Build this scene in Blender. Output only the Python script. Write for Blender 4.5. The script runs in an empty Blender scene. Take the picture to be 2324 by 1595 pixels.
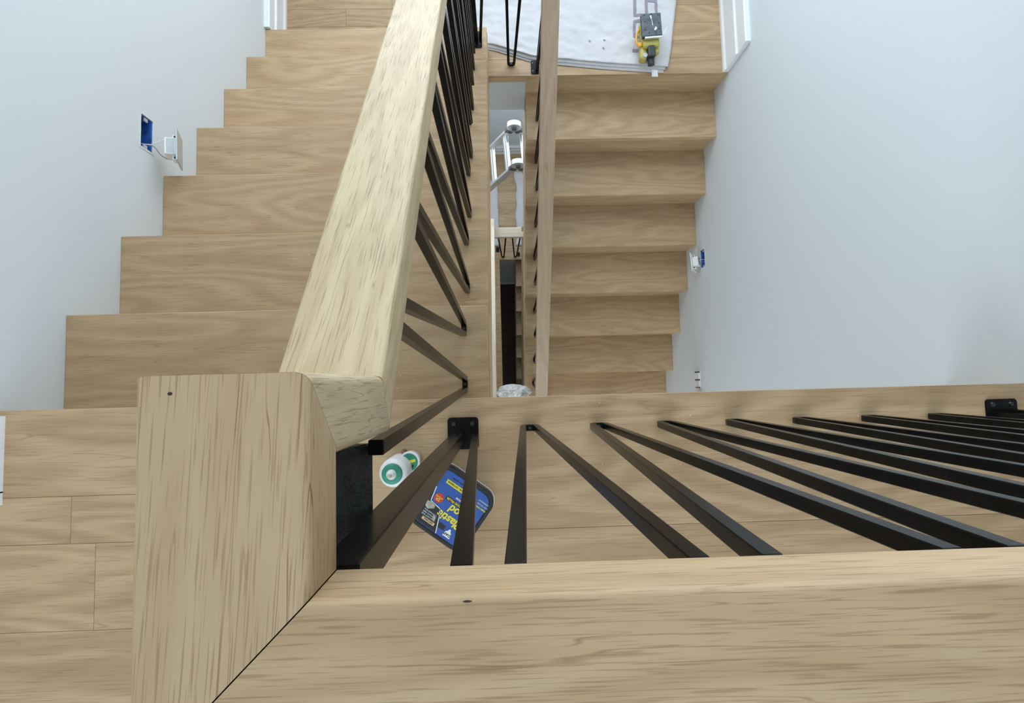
import bpy, bmesh, math, random
from mathutils import Vector, Matrix, noise
random.seed(7)
S = bpy.context.scene
COL = S.collection
R = math.radians

# ------------------------------------------------------------------ camera
FPX, PW = 1147.255, 2324.0
cam_d = bpy.data.cameras.new('camera')
cam_d.sensor_width = 36.0
cam_d.lens = 36.0 * FPX / PW
cam_d.clip_start = 0.01
cam = bpy.data.objects.new('camera', cam_d)
cam.location = (0.0061, 0.0546, 1.1644)
cam.rotation_euler = (0.0636, -0.0184, -0.0266)
COL.objects.link(cam)
S.camera = cam
# ------------------------------------------------------------------ world, light, exposure
wld = bpy.data.worlds.new('sky'); S.world = wld; wld.use_nodes = True
bgn = wld.node_tree.nodes['Background']
bgn.inputs['Color'].default_value = (0.79, 0.90, 1.0, 1)
bgn.inputs['Strength'].default_value = 6.0
S.view_settings.view_transform = 'Standard'
S.view_settings.look = 'None'
S.view_settings.gamma = 1.0
S.view_settings.exposure = -0.32
S.view_settings.use_curve_mapping = False
def portal(loc, rot, sx, sy):
    l = bpy.data.lights.new('daylight_portal', 'AREA'); l.shape = 'RECTANGLE'; l.size = sx; l.size_y = sy
    l.cycles.is_portal = True
    o = bpy.data.objects.new('daylight_portal', l); o.location = loc; o.rotation_euler = rot; COL.objects.link(o)
WIN = (-1.0, 1.15, -1.0, 2.15)     # tall stair window x0,x1,z0,z1
WIN2 = (-1.12, 1.26, -3.48, -1.86)   # stair window of the lower storey
FILL_WIN = (-1.9, 0.8, 0.5, 2.2)         # unseen hall window added for soft fill, x0,x1,z0,z1
FILL_WIN2 = (-1.05, 1.2, -2.7, -0.6)     # unseen hall window added to brighten the lower storey
FILL_WIN3 = (-0.2, 0.4, -5.2, -4.5)      # unseen window added to lift the dark bottom storey
CEIL = 2.45
for W4, yy, rx in ((WIN, 2.72, -90), (WIN2, 2.72, -90), (FILL_WIN, -2.63, 90), (FILL_WIN2, -2.63, 90), (FILL_WIN3, -2.63, 90)):
    portal(((W4[0]+W4[1])/2, yy, (W4[2]+W4[3])/2), (R(rx), 0, 0), W4[1]-W4[0], W4[3]-W4[2])

# ------------------------------------------------------------------ dimensions
h, g, gB = 0.185, 0.2664, 0.2668
WL, WR = -1.1429, 1.2834
XA, XB, YB0, Y0 = -0.0307, 0.1815, 1.7202, 0.0235
ZM = -8*h            # upper half landing
ZL = -16*h           # lower floor
ZM2 = -24*h          # lower half landing
ZB = -32*h           # bottom floor
YL2 = 1.443          # edge of the lower half landing
YW = 2.69            # window wall
YN = -2.6            # hall wall behind
zt, t = 0.9013, 0.049
XL, XR, Ye, YG, zs = -0.1842, -0.0944, 0.0635, -0.052, 0.7382
s = h/g; k = math.sqrt(1+s*s)
W_ = XR-XL

# ------------------------------------------------------------------ materials
MATS = {}
def new_mat(name):
    m = bpy.data.materials.new(name); m.use_nodes = True
    return m, m.node_tree, m.node_tree.nodes['Principled BSDF']
def L(nt, a, ao, b, bi): nt.links.new(a.outputs[ao], b.inputs[bi])
def plain(name, col, rough=.5, metal=0, spec=.5, bump=0, bscale=60, var=0, vscale=8):
    m, nt, p = new_mat(name)
    p.inputs['Base Color'].default_value = (*col, 1); p.inputs['Roughness'].default_value = rough
    p.inputs['Metallic'].default_value = metal; p.inputs['Specular IOR Level'].default_value = spec
    tc = nt.nodes.new('ShaderNodeTexCoord')
    if bump:
        n = nt.nodes.new('ShaderNodeTexNoise'); n.inputs['Scale'].default_value = bscale; n.inputs['Detail'].default_value = 4
        b = nt.nodes.new('ShaderNodeBump'); b.inputs['Strength'].default_value = bump; b.inputs['Distance'].default_value = .002
        L(nt, tc, 'Object', n, 'Vector'); L(nt, n, 'Fac', b, 'Height'); L(nt, b, 'Normal', p, 'Normal')
    if var:
        n = nt.nodes.new('ShaderNodeTexNoise'); n.inputs['Scale'].default_value = vscale; n.inputs['Detail'].default_value = 3
        r = nt.nodes.new('ShaderNodeValToRGB')
        r.color_ramp.elements[0].position = .3; r.color_ramp.elements[1].position = .7
        r.color_ramp.elements[0].color = (*[c*(1-var) for c in col], 1); r.color_ramp.elements[1].color = (*[min(1, c*(1+var)) for c in col], 1)
        L(nt, tc, 'Object', n, 'Vector'); L(nt, n, 'Fac', r, 'Fac'); L(nt, r, 'Color', p, 'Base Color')
    MATS[name] = m
    return m
def wood(name, axis, base, rings=.22, pores=.35, tint=.12, ring_f=16.0, nscale=3.2, pore_w=210., pore_l=5., rough=.5, pore_cut=.60, skew=0.0, lines=.35, line_w=70., line_l=3.0, line_t=.035):
    """oak: growth-ring contours plus fine open pores, grain running along `axis` of the object"""
    m, nt, p = new_mat(name); N = nt.nodes.new
    tc = N('ShaderNodeTexCoord'); oi = N('ShaderNodeObjectInfo')
    mul = N('ShaderNodeVectorMath'); mul.operation = 'SCALE'; mul.inputs[0].default_value = (37., 53., 71.)
    L(nt, oi, 'Random', mul, 'Scale')
    add = N('ShaderNodeVectorMath'); add.operation = 'ADD'; L(nt, tc, 'Object', add, 0); L(nt, mul, 'Vector', add, 1)
    ax = 'XYZ'.index(axis)
    src = add
    if skew:
        src = N('ShaderNodeMapping'); src.inputs['Rotation'].default_value = (0, 0, skew); L(nt, add, 'Vector', src, 'Vector')
    def mapped(cross, along):
        mp = N('ShaderNodeMapping'); sc = [cross]*3; sc[ax] = along; mp.inputs['Scale'].default_value = sc
        L(nt, src, 'Vector', mp, 'Vector'); return mp
    m1 = mapped(nscale, nscale*.16)
    n1 = N('ShaderNodeTexNoise'); n1.inputs['Scale'].default_value = 1.0; n1.inputs['Detail'].default_value = 2.5; n1.inputs['Roughness'].default_value = .45
    L(nt, m1, 'Vector', n1, 'Vector')
    mm = N('ShaderNodeMath'); mm.operation = 'MULTIPLY'; mm.inputs[1].default_value = ring_f*6.283; L(nt, n1, 'Fac', mm, 0)
    sn = N('ShaderNodeMath'); sn.operation = 'SINE'; L(nt, mm, 'Value', sn, 0)
    rr = N('ShaderNodeMapRange'); rr.inputs['From Min'].default_value = -1; rr.inputs['From Max'].default_value = 1; L(nt, sn, 'Value', rr, 'Value')
    m2 = mapped(pore_w, pore_l)
    n2 = N('ShaderNodeTexNoise'); n2.inputs['Scale'].default_value = 1.0; n2.inputs['Detail'].default_value = 1.5
    L(nt, m2, 'Vector', n2, 'Vector')
    pr = N('ShaderNodeMapRange'); pr.inputs['From Min'].default_value = pore_cut; pr.inputs['From Max'].default_value = pore_cut+.12; L(nt, n2, 'Fac', pr, 'Value')
    m3 = mapped(14, 1.2)
    n3 = N('ShaderNodeTexNoise'); n3.inputs['Scale'].default_value = 1.0; n3.inputs['Detail'].default_value = 3; L(nt, m3, 'Vector', n3, 'Vector')
    dark = tuple(c*f for c, f in zip(base, (.70, .64, .58)))
    lite = tuple(min(1, c*f) for c, f in zip(base, (1.10, 1.11, 1.13)))
    mixr = N('ShaderNodeMix'); mixr.data_type = 'RGBA'; mixr.inputs['A'].default_value = (*lite, 1); mixr.inputs['B'].default_value = (*dark, 1)
    f1 = N('ShaderNodeMath'); f1.operation = 'MULTIPLY'; f1.inputs[1].default_value = rings; L(nt, rr, 'Result', f1, 0)
    f2 = N('ShaderNodeMath'); f2.operation = 'MULTIPLY_ADD'; f2.inputs[1].default_value = .55; L(nt, n3, 'Fac', f2, 0); L(nt, f1, 'Value', f2, 2)
    L(nt, f2, 'Value', mixr, 'Factor')
    mixp = N('ShaderNodeMix'); mixp.data_type = 'RGBA'; mixp.inputs['B'].default_value = (*[c*f for c, f in zip(base, (.42, .34, .27))], 1)
    pf = N('ShaderNodeMath'); pf.operation = 'MULTIPLY'; pf.inputs[1].default_value = pores; L(nt, pr, 'Result', pf, 0)
    L(nt, pf, 'Value', mixp, 'Factor'); L(nt, mixr, 'Result', mixp, 'A')
    # thin broken annual lines: contours of a stretched noise
    m4 = mapped(line_w, line_l)
    n4 = N('ShaderNodeTexNoise'); n4.inputs['Scale'].default_value = 1.0; n4.inputs['Detail'].default_value = .6; L(nt, m4, 'Vector', n4, 'Vector')
    sb = N('ShaderNodeMath'); sb.operation = 'SUBTRACT'; sb.inputs[1].default_value = .5; L(nt, n4, 'Fac', sb, 0)
    ab = N('ShaderNodeMath'); ab.operation = 'ABSOLUTE'; L(nt, sb, 'Value', ab, 0)
    lr = N('ShaderNodeMapRange'); lr.inputs['From Min'].default_value = line_t; lr.inputs['From Max'].default_value = line_t*.15; L(nt, ab, 'Value', lr, 'Value')
    m5 = mapped(line_w*.7, line_l*2.2)
    n5 = N('ShaderNodeTexNoise'); n5.inputs['Scale'].default_value = 1.0; n5.inputs['Detail'].default_value = 1; L(nt, m5, 'Vector', n5, 'Vector')
    mr5 = N('ShaderNodeMapRange'); mr5.inputs['From Min'].default_value = .44; mr5.inputs['From Max'].default_value = .62; L(nt, n5, 'Fac', mr5, 'Value')
    lm = N('ShaderNodeMath'); lm.operation = 'MULTIPLY'; L(nt, lr, 'Result', lm, 0); L(nt, mr5, 'Result', lm, 1)
    lf = N('ShaderNodeMath'); lf.operation = 'MULTIPLY'; lf.inputs[1].default_value = lines; L(nt, lm, 'Value', lf, 0)
    mixl = N('ShaderNodeMix'); mixl.data_type = 'RGBA'; mixl.inputs['B'].default_value = (*[c*f for c, f in zip(base, (.40, .30, .22))], 1)
    L(nt, lf, 'Value', mixl, 'Factor'); L(nt, mixp, 'Result', mixl, 'A')
    hsv = N('ShaderNodeHueSaturation'); L(nt, mixl, 'Result', hsv, 'Color')
    vr = N('ShaderNodeMapRange'); vr.inputs['To Min'].default_value = 1-tint; vr.inputs['To Max'].default_value = 1+tint; L(nt, oi, 'Random', vr, 'Value'); L(nt, vr, 'Result', hsv, 'Value')
    L(nt, hsv, 'Color', p, 'Base Color')
    b = N('ShaderNodeBump'); b.inputs['Strength'].default_value = .18; b.inputs['Distance'].default_value = .0006; b.invert = True
    L(nt, pr, 'Result', b, 'Height'); L(nt, b, 'Normal', p, 'Normal')
    p.inputs['Roughness'].default_value = rough; p.inputs['Specular IOR Level'].default_value = .35
    MATS[name] = m
    return m
OAK = (.515, .365, .210)
tread_oak = wood('tread oak', 'X', OAK, rings=.34, pores=.34, tint=.06, nscale=4.5, ring_f=15, pore_w=420., pore_l=14., pore_cut=.56, lines=.30, line_w=60., line_l=3., line_t=.02)
floor_oak = wood('floor oak', 'X', (.49, .342, .195), rings=.42, pores=.36, tint=.09, nscale=4.5, ring_f=15, pore_w=420., pore_l=12., pore_cut=.56, lines=.34, line_w=60., line_l=3., line_t=.02)
side_oak = wood('stringer oak', 'Y', OAK, rings=.2, pores=.2)
riser_oak = wood('riser oak', 'X', (.48, .34, .195), rings=.30, pores=.3, tint=.06, nscale=4.5, pore_w=420., pore_l=14., pore_cut=.56, lines=.25)
rail_y = wood('rail oak lengthways', 'Y', (.60, .472, .285), rings=.34, pores=.55, tint=.02, nscale=14, ring_f=7, pore_w=560., pore_l=17., pore_cut=.55, lines=.55, line_w=190., line_l=8., line_t=.022, skew=.03)
rail_dark = wood('open grained rail oak', 'Y', (.56, .408, .245), rings=.22, pores=.50, tint=.02, nscale=16, ring_f=6, pore_w=800., pore_l=20., pore_cut=.56, skew=.06, lines=1.0, line_w=125., line_l=4.5, line_t=.013)
rail_x = wood('rail oak crossways', 'X', (.555, .400, .232), rings=.36, pores=.48, tint=.02, nscale=12, ring_f=7, pore_w=800., pore_l=24., pore_cut=.55, lines=.55, line_w=130., line_l=6., line_t=.012)
rail_z = wood('rail oak upright', 'Z', (.555, .45, .29), rings=.26, pores=.5, tint=.02, nscale=14, ring_f=8, pore_w=560., pore_l=26., pore_cut=.55, lines=.6, line_w=200., line_l=14., line_t=.022)
pale_oak_y = wood('pale oak lengthways', 'Y', (.68, .60, .46), rings=.16, pores=.25, tint=.03)
pale_oak_x = wood('pale oak crossways', 'X', (.68, .60, .46), rings=.16, pores=.25, tint=.03)
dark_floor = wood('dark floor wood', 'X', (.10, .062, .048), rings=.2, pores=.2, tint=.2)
paint = plain('white wall paint', (.655, .69, .705), .55, spec=.3, bump=.05, bscale=260)
ceil_p = plain('ceiling paint', (.84, .84, .83), .8)
trim_p = plain('glossy trim paint', (.80, .82, .83), .3)
raw_gyp = plain('raw plasterboard edge', (.72, .70, .66), .9, bump=.4, bscale=300)
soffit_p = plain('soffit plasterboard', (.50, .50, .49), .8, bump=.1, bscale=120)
blackm = plain('black powder coat', (.0065, .0062, .006), .24, spec=.5, bump=.04, bscale=700, var=.25, vscale=40)
MATS['black powder coat'].node_tree.nodes['Principled BSDF'].inputs['IOR'].default_value = 1.22
black_rough = plain('rough black steel', (.012, .012, .011), .55, bump=.9, bscale=260, var=.6, vscale=120)
screw_m = plain('blackened screw', (.05, .05, .052), .3, metal=.8)
white_pl = plain('white plastic', (.82, .82, .80), .35)
clear_pl = plain('grey translucent plastic', (.48, .51, .52), .25)
dark_hole = plain('dark slot', (.02, .02, .022), .6)
blue_box = plain('blue box plastic', (.03, .12, .42), .45, var=.5, vscale=30)
wire_w = plain('white wire sheath', (.75, .75, .74), .4)
wire_g = plain('grey wire', (.20, .21, .23), .4)
cloth_m = plain('drop cloth canvas', (.60, .59, .60), .95, bump=.25, bscale=90, var=.04, vscale=14)
print_m = plain('purple grey print', (.30, .26, .33), .95)
alu = plain('brushed aluminium', (.80, .81, .82), .32, metal=.75, bump=.1, bscale=200)
steel_d = plain('dark steel fittings', (.16, .16, .17), .4, metal=.7)
bag_m = plain('white plastic film', (.80, .80, .79), .3, bump=.3, bscale=25)
lab_blue = plain('label blue', (.028, .095, .36), .4, var=.12, vscale=20)
lab_black = plain('label black', (.016, .016, .018), .35)
lab_yel = plain('label yellow', (.80, .70, .03), .45)
lab_red = plain('label red', (.62, .05, .02), .45)
lab_tan = plain('label tan', (.75, .52, .26), .5)
lab_grey = plain('label grey wood chip', (.42, .40, .34), .6, var=.3, vscale=90)
lab_white = plain('label white', (.85, .85, .84), .5)
green_pl = plain('green plastic', (.03, .26, .17), .4, var=.15, vscale=60)
yellow_pl = plain('tool yellow', (.46, .40, .10), .45, var=.12, vscale=30)
orange_pl = plain('tool orange', (.85, .42, .04), .4)
pad_grey = plain('sander pad grey', (.085, .10, .115), .35, var=.3, vscale=40)
tool_blk = plain('tool black', (.022, .023, .026), .4)
putty = plain('dried putty', (.62, .50, .34), .8, bump=.5, bscale=120)
glass_m, gnt, gp = new_mat('window glass')
gp.inputs['Base Color'].default_value = (1, 1, 1, 1); gp.inputs['Roughness'].default_value = 0; gp.inputs['Transmission Weight'].default_value = 1; gp.inputs['IOR'].default_value = 1.02

# ------------------------------------------------------------------ helpers
def tag(o, label=None, cat=None, group=None, kind=None):
    if label: o['label'] = label
    if cat: o['category'] = cat
    if group: o['group'] = group
    if kind: o['kind'] = kind
    return o
def empty(name, loc=(0, 0, 0), rz=0):
    o = bpy.data.objects.new(name, None); o.location = loc; o.rotation_euler = (0, 0, rz); o.empty_display_size = .05
    COL.objects.link(o); return o
def link(name, me, mat, parent=None, smooth=False):
    if isinstance(mat, (list, tuple)):
        for x in mat: me.materials.append(x)
    elif mat and not me.materials: me.materials.append(mat)
    if smooth:
        for p in me.polygons: p.use_smooth = True
    o = bpy.data.objects.new(name, me); COL.objects.link(o)
    if parent: o.parent = parent
    return o
def poly(name, vs, fs, mat, parent=None, smooth=False):
    me = bpy.data.meshes.new(name); me.from_pydata([tuple(v) for v in vs], [], fs); me.update()
    bm = bmesh.new(); bm.from_mesh(me); bmesh.ops.recalc_face_normals(bm, faces=bm.faces); bm.to_mesh(me); bm.free()
    return link(name, me, mat, parent, smooth)
def bm_obj(name, bm, mat, parent=None, smooth=False):
    bmesh.ops.recalc_face_normals(bm, faces=bm.faces)
    me = bpy.data.meshes.new(name); bm.to_mesh(me); bm.free(); return link(name, me, mat, parent, smooth)
def add_box(bm, x0, x1, y0, y1, z0, z1, bev=0, M=None, seg=2):
    r = bmesh.ops.create_cube(bm, size=1.0)
    for v in r['verts']:
        v.co = Vector(((x0+x1)/2+v.co.x*(x1-x0), (y0+y1)/2+v.co.y*(y1-y0), (z0+z1)/2+v.co.z*(z1-z0)))
    vs = r['verts']
    if bev:
        es = list({e for v in vs for e in v.link_edges})
        rb = bmesh.ops.bevel(bm, geom=es, offset=bev, segments=seg, affect='EDGES', profile=.5)
        vs = rb['verts']
    if M is not None:
        seen = set()
        for v in vs:
            for f in v.link_faces:
                for w in f.verts:
                    if w not in seen: seen.add(w); w.co = M @ w.co
    return vs
def box(name, x0, x1, y0, y1, z0, z1, mat, parent=None, bev=0, seg=2):
    bm = bmesh.new(); add_box(bm, x0, x1, y0, y1, z0, z1, bev, None, seg); return bm_obj(name, bm, mat, parent)
def add_cyl(bm, p0, p1, r0, r1=None, n=20, cap=True):
    p0 = Vector(p0); p1 = Vector(p1); r1 = r0 if r1 is None else r1
    d = (p1-p0); q = d.normalized().to_track_quat('Z', 'Y').to_matrix().to_4x4()
    bmesh.ops.create_cone(bm, cap_ends=cap, segments=n, radius1=r0, radius2=r1, depth=d.length, matrix=Matrix.Translation((p0+p1)/2) @ q)
def lathe(name, prof, mat, parent=None, n=28, loc=(0, 0, 0)):
    vs, fs = [], []
    for r_, z_ in prof:
        for i in range(n):
            a = 2*math.pi*i/n; vs.append((loc[0]+r_*math.cos(a), loc[1]+r_*math.sin(a), loc[2]+z_))
    for j in range(len(prof)-1):
        for i in range(n): fs.append((j*n+i, j*n+(i+1) % n, (j+1)*n+(i+1) % n, (j+1)*n+i))
    fs.append(tuple(range(n))[::-1]); fs.append(tuple(range((len(prof)-1)*n, len(prof)*n)))
    o = poly(name, vs, fs, mat, parent)
    for p in o.data.polygons: p.use_smooth = len(p.vertices) == 4
    return o
def tube(name, pts, r, mat, parent=None, n=8, sub=6):
    P = [Vector(p) for p in pts]; Q = []
    for i in range(len(P)-1):
        a = P[max(i-1, 0)]; b = P[i]; c = P[i+1]; d = P[min(i+2, len(P)-1)]
        for j in range(sub):
            u = j/sub; Q.append(.5*((2*b)+(-a+c)*u+(2*a-5*b+4*c-d)*u*u+(-a+3*b-3*c+d)*u**3))
    Q.append(P[-1]); vs, fs = [], []
    up = Vector((.31, .22, .92)).normalized()
    for i, q in enumerate(Q):
        d = (Q[min(i+1, len(Q)-1)]-Q[max(i-1, 0)]).normalized(); u = d.cross(up).normalized(); w = d.cross(u)
        for j in range(n): a = 2*math.pi*j/n; vs.append(q+u*(r*math.cos(a))+w*(r*math.sin(a)))
    for i in range(len(Q)-1):
        for j in range(n): fs.append((i*n+j, i*n+(j+1) % n, (i+1)*n+(j+1) % n, (i+1)*n+j))
    fs.append(tuple(range(n))); fs.append(tuple(range((len(Q)-1)*n, len(Q)*n)))
    return poly(name, vs, fs, mat, parent, True)
def prism_x(name, x0, x1, yz, mat, parent=None):
    n = len(yz); vs = [(x0, a, b) for a, b in yz]+[(x1, a, b) for a, b in yz]
    fs = [tuple(range(n)), tuple(range(n, 2*n))]+[(i, (i+1) % n, n+(i+1) % n, n+i) for i in range(n)]
    return poly(name, vs, fs, mat, parent)
def wall_grid(name, axis, c, u0, u1, v0, v1, holes, mat, thick=0.0, parent=None, reveal=None):
    """plane with rectangular holes; axis is the plane's normal, u,v the other two axes in order; thick extrudes the hole reveals"""
    us = sorted({u0, u1, *[a for H in holes for a in H[:2]]}); vs_ = sorted({v0, v1, *[a for H in holes for a in H[2:4]]})
    def P(u, v, d=0):
        if axis == 'X': return (c+d, u, v)
        if axis == 'Y': return (u, c+d, v)
        return (u, v, c+d)
    vs, fs = [], []
    def quad(a, b, cc, d): n = len(vs); vs.extend([a, b, cc, d]); fs.append((n, n+1, n+2, n+3))
    for i in range(len(us)-1):
        for j in range(len(vs_)-1):
            um, vm = (us[i]+us[i+1])/2, (vs_[j]+vs_[j+1])/2
            if any(H[0] < um < H[1] and H[2] < vm < H[3] for H in holes): continue
            quad(P(us[i], vs_[j]), P(us[i+1], vs_[j]), P(us[i+1], vs_[j+1]), P(us[i], vs_[j+1]))
    if thick:
        for a, b, e, f_ in [H[:4] for H in holes]:
            for (p, q) in (((a, e), (b, e)), ((b, e), (b, f_)), ((b, f_), (a, f_)), ((a, f_), (a, e))):
                quad(P(*p), P(*q), P(*q, thick), P(*p, thick))
    me = bpy.data.meshes.new(name); me.from_pydata(vs, [], fs); me.update()
    return link(name, me, mat, parent)
def struct(o): o['kind'] = 'structure'; return o

# ------------------------------------------------------------------ room shell
BOXL = (.853, .960, -.499, -.443)       # recess in the left wall y0,y1,z0,z1
BOXR = (.750, .862, -1.980, -1.917)     # recess in the right wall
struct(wall_grid('wall_left', 'X', WL, -.155, YW, ZB, CEIL, [BOXL], paint, -.012))
struct(box('wall_left_lower', WL-.1, WL, YN, -.155, ZB, -.30, paint))
struct(wall_grid('wall_right', 'X', WR, YN, YW, ZB, CEIL, [BOXR], paint, .012))
struct(wall_grid('wall_back', 'Y', YW, WL, WR, ZB, CEIL, [WIN, WIN2], paint, .12))
struct(box('wall_hall_return', -3.2, WL-.0005, -.155, -.055, 0, CEIL, paint))
struct(box('wall_hall_side', -3.3, -3.2, YN, -.055, -.3, CEIL, paint))
struct(wall_grid('wall_front', 'Y', YN, -3.2, WR, ZB, CEIL, [FILL_WIN, FILL_WIN2, FILL_WIN3], paint, -.12))
struct(wall_grid('ceiling', 'Z', CEIL, -3.2, WR, YN, YW, [], ceil_p))
def window(name, x0, x1, z0, z1, y):
    o = struct(empty(name, ((x0+x1)/2, y, z0)))
    for a, b, c, d in ((x0, x1, z0, z0+.05), (x0, x1, z1-.05, z1), (x0, x0+.05, z0+.05, z1-.05), (x1-.05, x1, z0+.05, z1-.05), ((x0+x1)/2-.02, (x0+x1)/2+.02, z0+.05, z1-.05)):
        f = box('window_frame', a, b, y-.03, y+.03, c, d, trim_p, None, .003); f.parent = o; f.matrix_parent_inverse = o.matrix_basis.inverted()
window('window_1', *WIN, YW+.06)
window('fill_window_2', *FILL_WIN, YN-.06)
window('window_3', *WIN2, YW+.06)
window('fill_window_4', *FILL_WIN2, YN-.06)
window('fill_window_5', *FILL_WIN3, YN-.06)

# baseboards: tall two-step profile
def baseboard(name, profile_dir, c, a0, a1, z, height=.235, axis='Y'):
    d = profile_dir
    pf = [(0, 0), (.030, 0), (.030, .018), (.022, .030), (.022, height*.52), (.027, height*.54), (.027, height*.58), (.019, height*.62), (.019, height-.045), (.026, height-.036), (.026, height-.004), (.022, height), (0, height)]
    vs, fs = [], []; n = len(pf)
    for a in (a0, a1):
        for (o_, zz) in pf: vs.append((c+d*o_, a, z+zz) if axis == 'Y' else (a, c+d*o_, z+zz))
    fs = [tuple(range(n)), tuple(range(n, 2*n))]+[(i, (i+1) % n, n+(i+1) % n, n+i) for i in range(n)]
    return struct(poly(name, vs, fs, trim_p))
baseboard('baseboard_right', -1, WR, YB0+.004, YW, ZM, .255)
baseboard('baseboard_left', 1, WL, 7*g+.004, YW, ZM, .20)
baseboard('baseboard_back', -1, YW, WL, WR, ZM, .22, 'X')
baseboard('baseboard_landing', 1, WL, -.158, .012, 0, .14)
baseboard('baseboard_hall', -1, -.155, -3.2, WL+.03, 0, .14, 'X')
baseboard('baseboard_landing_right', -1, WR, YN, 0.004, 0, .14)
baseboard('baseboard_lower', -1, YW, WL, WR, ZM2, .15, 'X')
struct(box('trim_1', -.3, .9, YL2+.014, YL2+.02, ZB+.0, ZB+.12, trim_p))

# floors made of oak strips
def strips(parent, rows, z, th, mat, bev=.0004):
    for (y0, y1, cuts) in rows:
        for a, b in zip(cuts[:-1], cuts[1:]):
            box('plank', a+.0004, b-.0004, y0+.0004, y1-.0004, z-th, z, mat, parent, bev, 1)
def rows_between(y0, y1, w, x0, x1, seed, ln=(.5, 1.1)):
    rnd = random.Random(seed); out = []; y = y0
    while y < y1-.001:
        e = min(y+w, y1); cuts = [x0]; x = x0+rnd.uniform(.25, 1.0)
        while x < x1-.2: cuts.append(x); x += rnd.uniform(*ln)
        cuts.append(x1); out.append((y, e, cuts)); y = e
    return out
# top landing
fl = struct(box('floor', -3.2, WR, YN, Y0-.03, -.28, -.02, floor_oak))
rows = [(-.1705, Y0, [WL, -.36]), (-.2745, Y0, [-.36, WR]), (-.2745, -.1705, [-3.2, -.962, -.36]), (-.1705, -.155, [-3.2, WL])]
rows += rows_between(-1.40, -.2745, .1876, -3.2, WR, 5, (1.6, 2.6))
strips(fl, rows, 0, .02, floor_oak)
box('edge_fascia', XA, WR, Y0-.03, Y0-.006, -.25, -.02, side_oak, fl)
# upper half landing
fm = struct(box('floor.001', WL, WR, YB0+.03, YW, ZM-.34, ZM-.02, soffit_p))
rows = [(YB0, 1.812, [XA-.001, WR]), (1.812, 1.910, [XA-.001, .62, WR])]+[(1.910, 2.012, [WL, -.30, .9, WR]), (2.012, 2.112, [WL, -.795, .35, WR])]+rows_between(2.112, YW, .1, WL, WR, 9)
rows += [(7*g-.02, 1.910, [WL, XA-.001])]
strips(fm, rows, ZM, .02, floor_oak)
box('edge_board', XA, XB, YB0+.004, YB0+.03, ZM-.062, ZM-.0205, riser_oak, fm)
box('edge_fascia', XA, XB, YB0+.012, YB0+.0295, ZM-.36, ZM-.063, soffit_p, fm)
# lower floor
fo = struct(box('floor.002', WL, XB, YN, Y0-.03, ZL-.28, ZL-.02, floor_oak))
strips(fo, rows_between(-1.2, Y0, .1046, WL, XB, 15), ZL, .02, floor_oak)
box('subfloor', XB, WR, YN, -.16, ZL-.28, ZL-.001, floor_oak, fo)
# lower half landing
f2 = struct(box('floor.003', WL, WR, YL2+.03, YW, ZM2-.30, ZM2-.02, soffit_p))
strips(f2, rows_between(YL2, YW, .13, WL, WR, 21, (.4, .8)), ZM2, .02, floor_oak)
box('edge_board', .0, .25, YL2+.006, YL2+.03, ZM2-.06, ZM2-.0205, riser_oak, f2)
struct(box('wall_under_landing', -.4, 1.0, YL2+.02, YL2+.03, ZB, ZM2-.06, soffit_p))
# bottom floor
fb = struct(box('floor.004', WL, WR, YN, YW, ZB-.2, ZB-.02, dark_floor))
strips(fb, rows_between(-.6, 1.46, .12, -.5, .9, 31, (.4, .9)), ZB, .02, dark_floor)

# ------------------------------------------------------------------ stair flights
def flight(label, x0, x1, y_top, z_top, n, run, dirn, open_right, soffit=True, tmat=tread_oak, rmat=riser_oak, over=.006):
    """n treads below z_top; nosing j at y_top + dirn*j*run"""
    o = empty('stair_flight', (0, 0, z_top-h*(n+1))); tag(o, label, 'stairs')
    o.location = (0, 0, 0)
    for j in range(1, n+1):
        ya = y_top+dirn*(j-1)*run; yb = y_top+dirn*j*run; z = z_top-j*h
        lo, hi = min(ya-dirn*.012, yb), max(ya-dirn*.012, yb)
        box('tread', x0, x1, lo, hi, z-.032, z, tmat, o, .0022)
    for j in range(0, n+1):
        yb = y_top+dirn*j*run-dirn*over; lo, hi = min(yb, yb-dirn*.018), max(yb, yb-dirn*.018)
        zt_ = z_top-j*h-(.032 if j else .0205)
        box('riser', x0, x1-(.0 if open_right else 0), lo, hi, z_top-(j+1)*h+.0005, zt_, rmat, o)
    if soffit:
        ya = y_top; yb = y_top+dirn*(n+1)*run
        za, zb = z_top-h-.33, z_top-h*(n+1)-.33
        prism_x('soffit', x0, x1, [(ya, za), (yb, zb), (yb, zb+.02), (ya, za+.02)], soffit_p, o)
    xs = x1 if open_right else x0
    d = .003 if open_right else -.003
    out = [(y_top-dirn*.02, z_top-.035)]
    for j in range(0, n+1):
        yb = y_top+dirn*j*run-dirn*over
        if j: out.append((yb, z_top-j*h-.0325))
        else: out[0] = (yb-dirn*.02, z_top-.035); out.append((yb, z_top-.035))
        out.append((yb, z_top-(j+1)*h-.0325))
    out.append((y_top+dirn*((n+1)*run), z_top-(n+1)*h-.0325)); out.append((y_top+dirn*((n+1)*run), z_top-(n+1)*h-.31)); out.append((y_top-dirn*.02, z_top-h-.31))
    prism_x('stringer', min(xs, xs+d), max(xs, xs+d), out, side_oak, o)
    return o
flight('oak stair flight going down along the left wall from the top landing', WL, XA, 0.0, 0.0, 7, g, 1, True)
fB = flight('oak stair flight with visible risers going down along the right wall', XB, WR, YB0, ZM, 7, gB, -1, False)
flight('lower oak stair flight below the left one, seen through the narrow well', WL, .004, Y0, ZL, 7, .2025, 1, True)
flight('lowest oak stair flight at the bottom right of the narrow well', .190, WR, YL2, ZM2, 7, gB, -1, False, rmat=wood('reddish riser oak', 'X', (.34, .15, .06), rings=.2, pores=.2))

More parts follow.
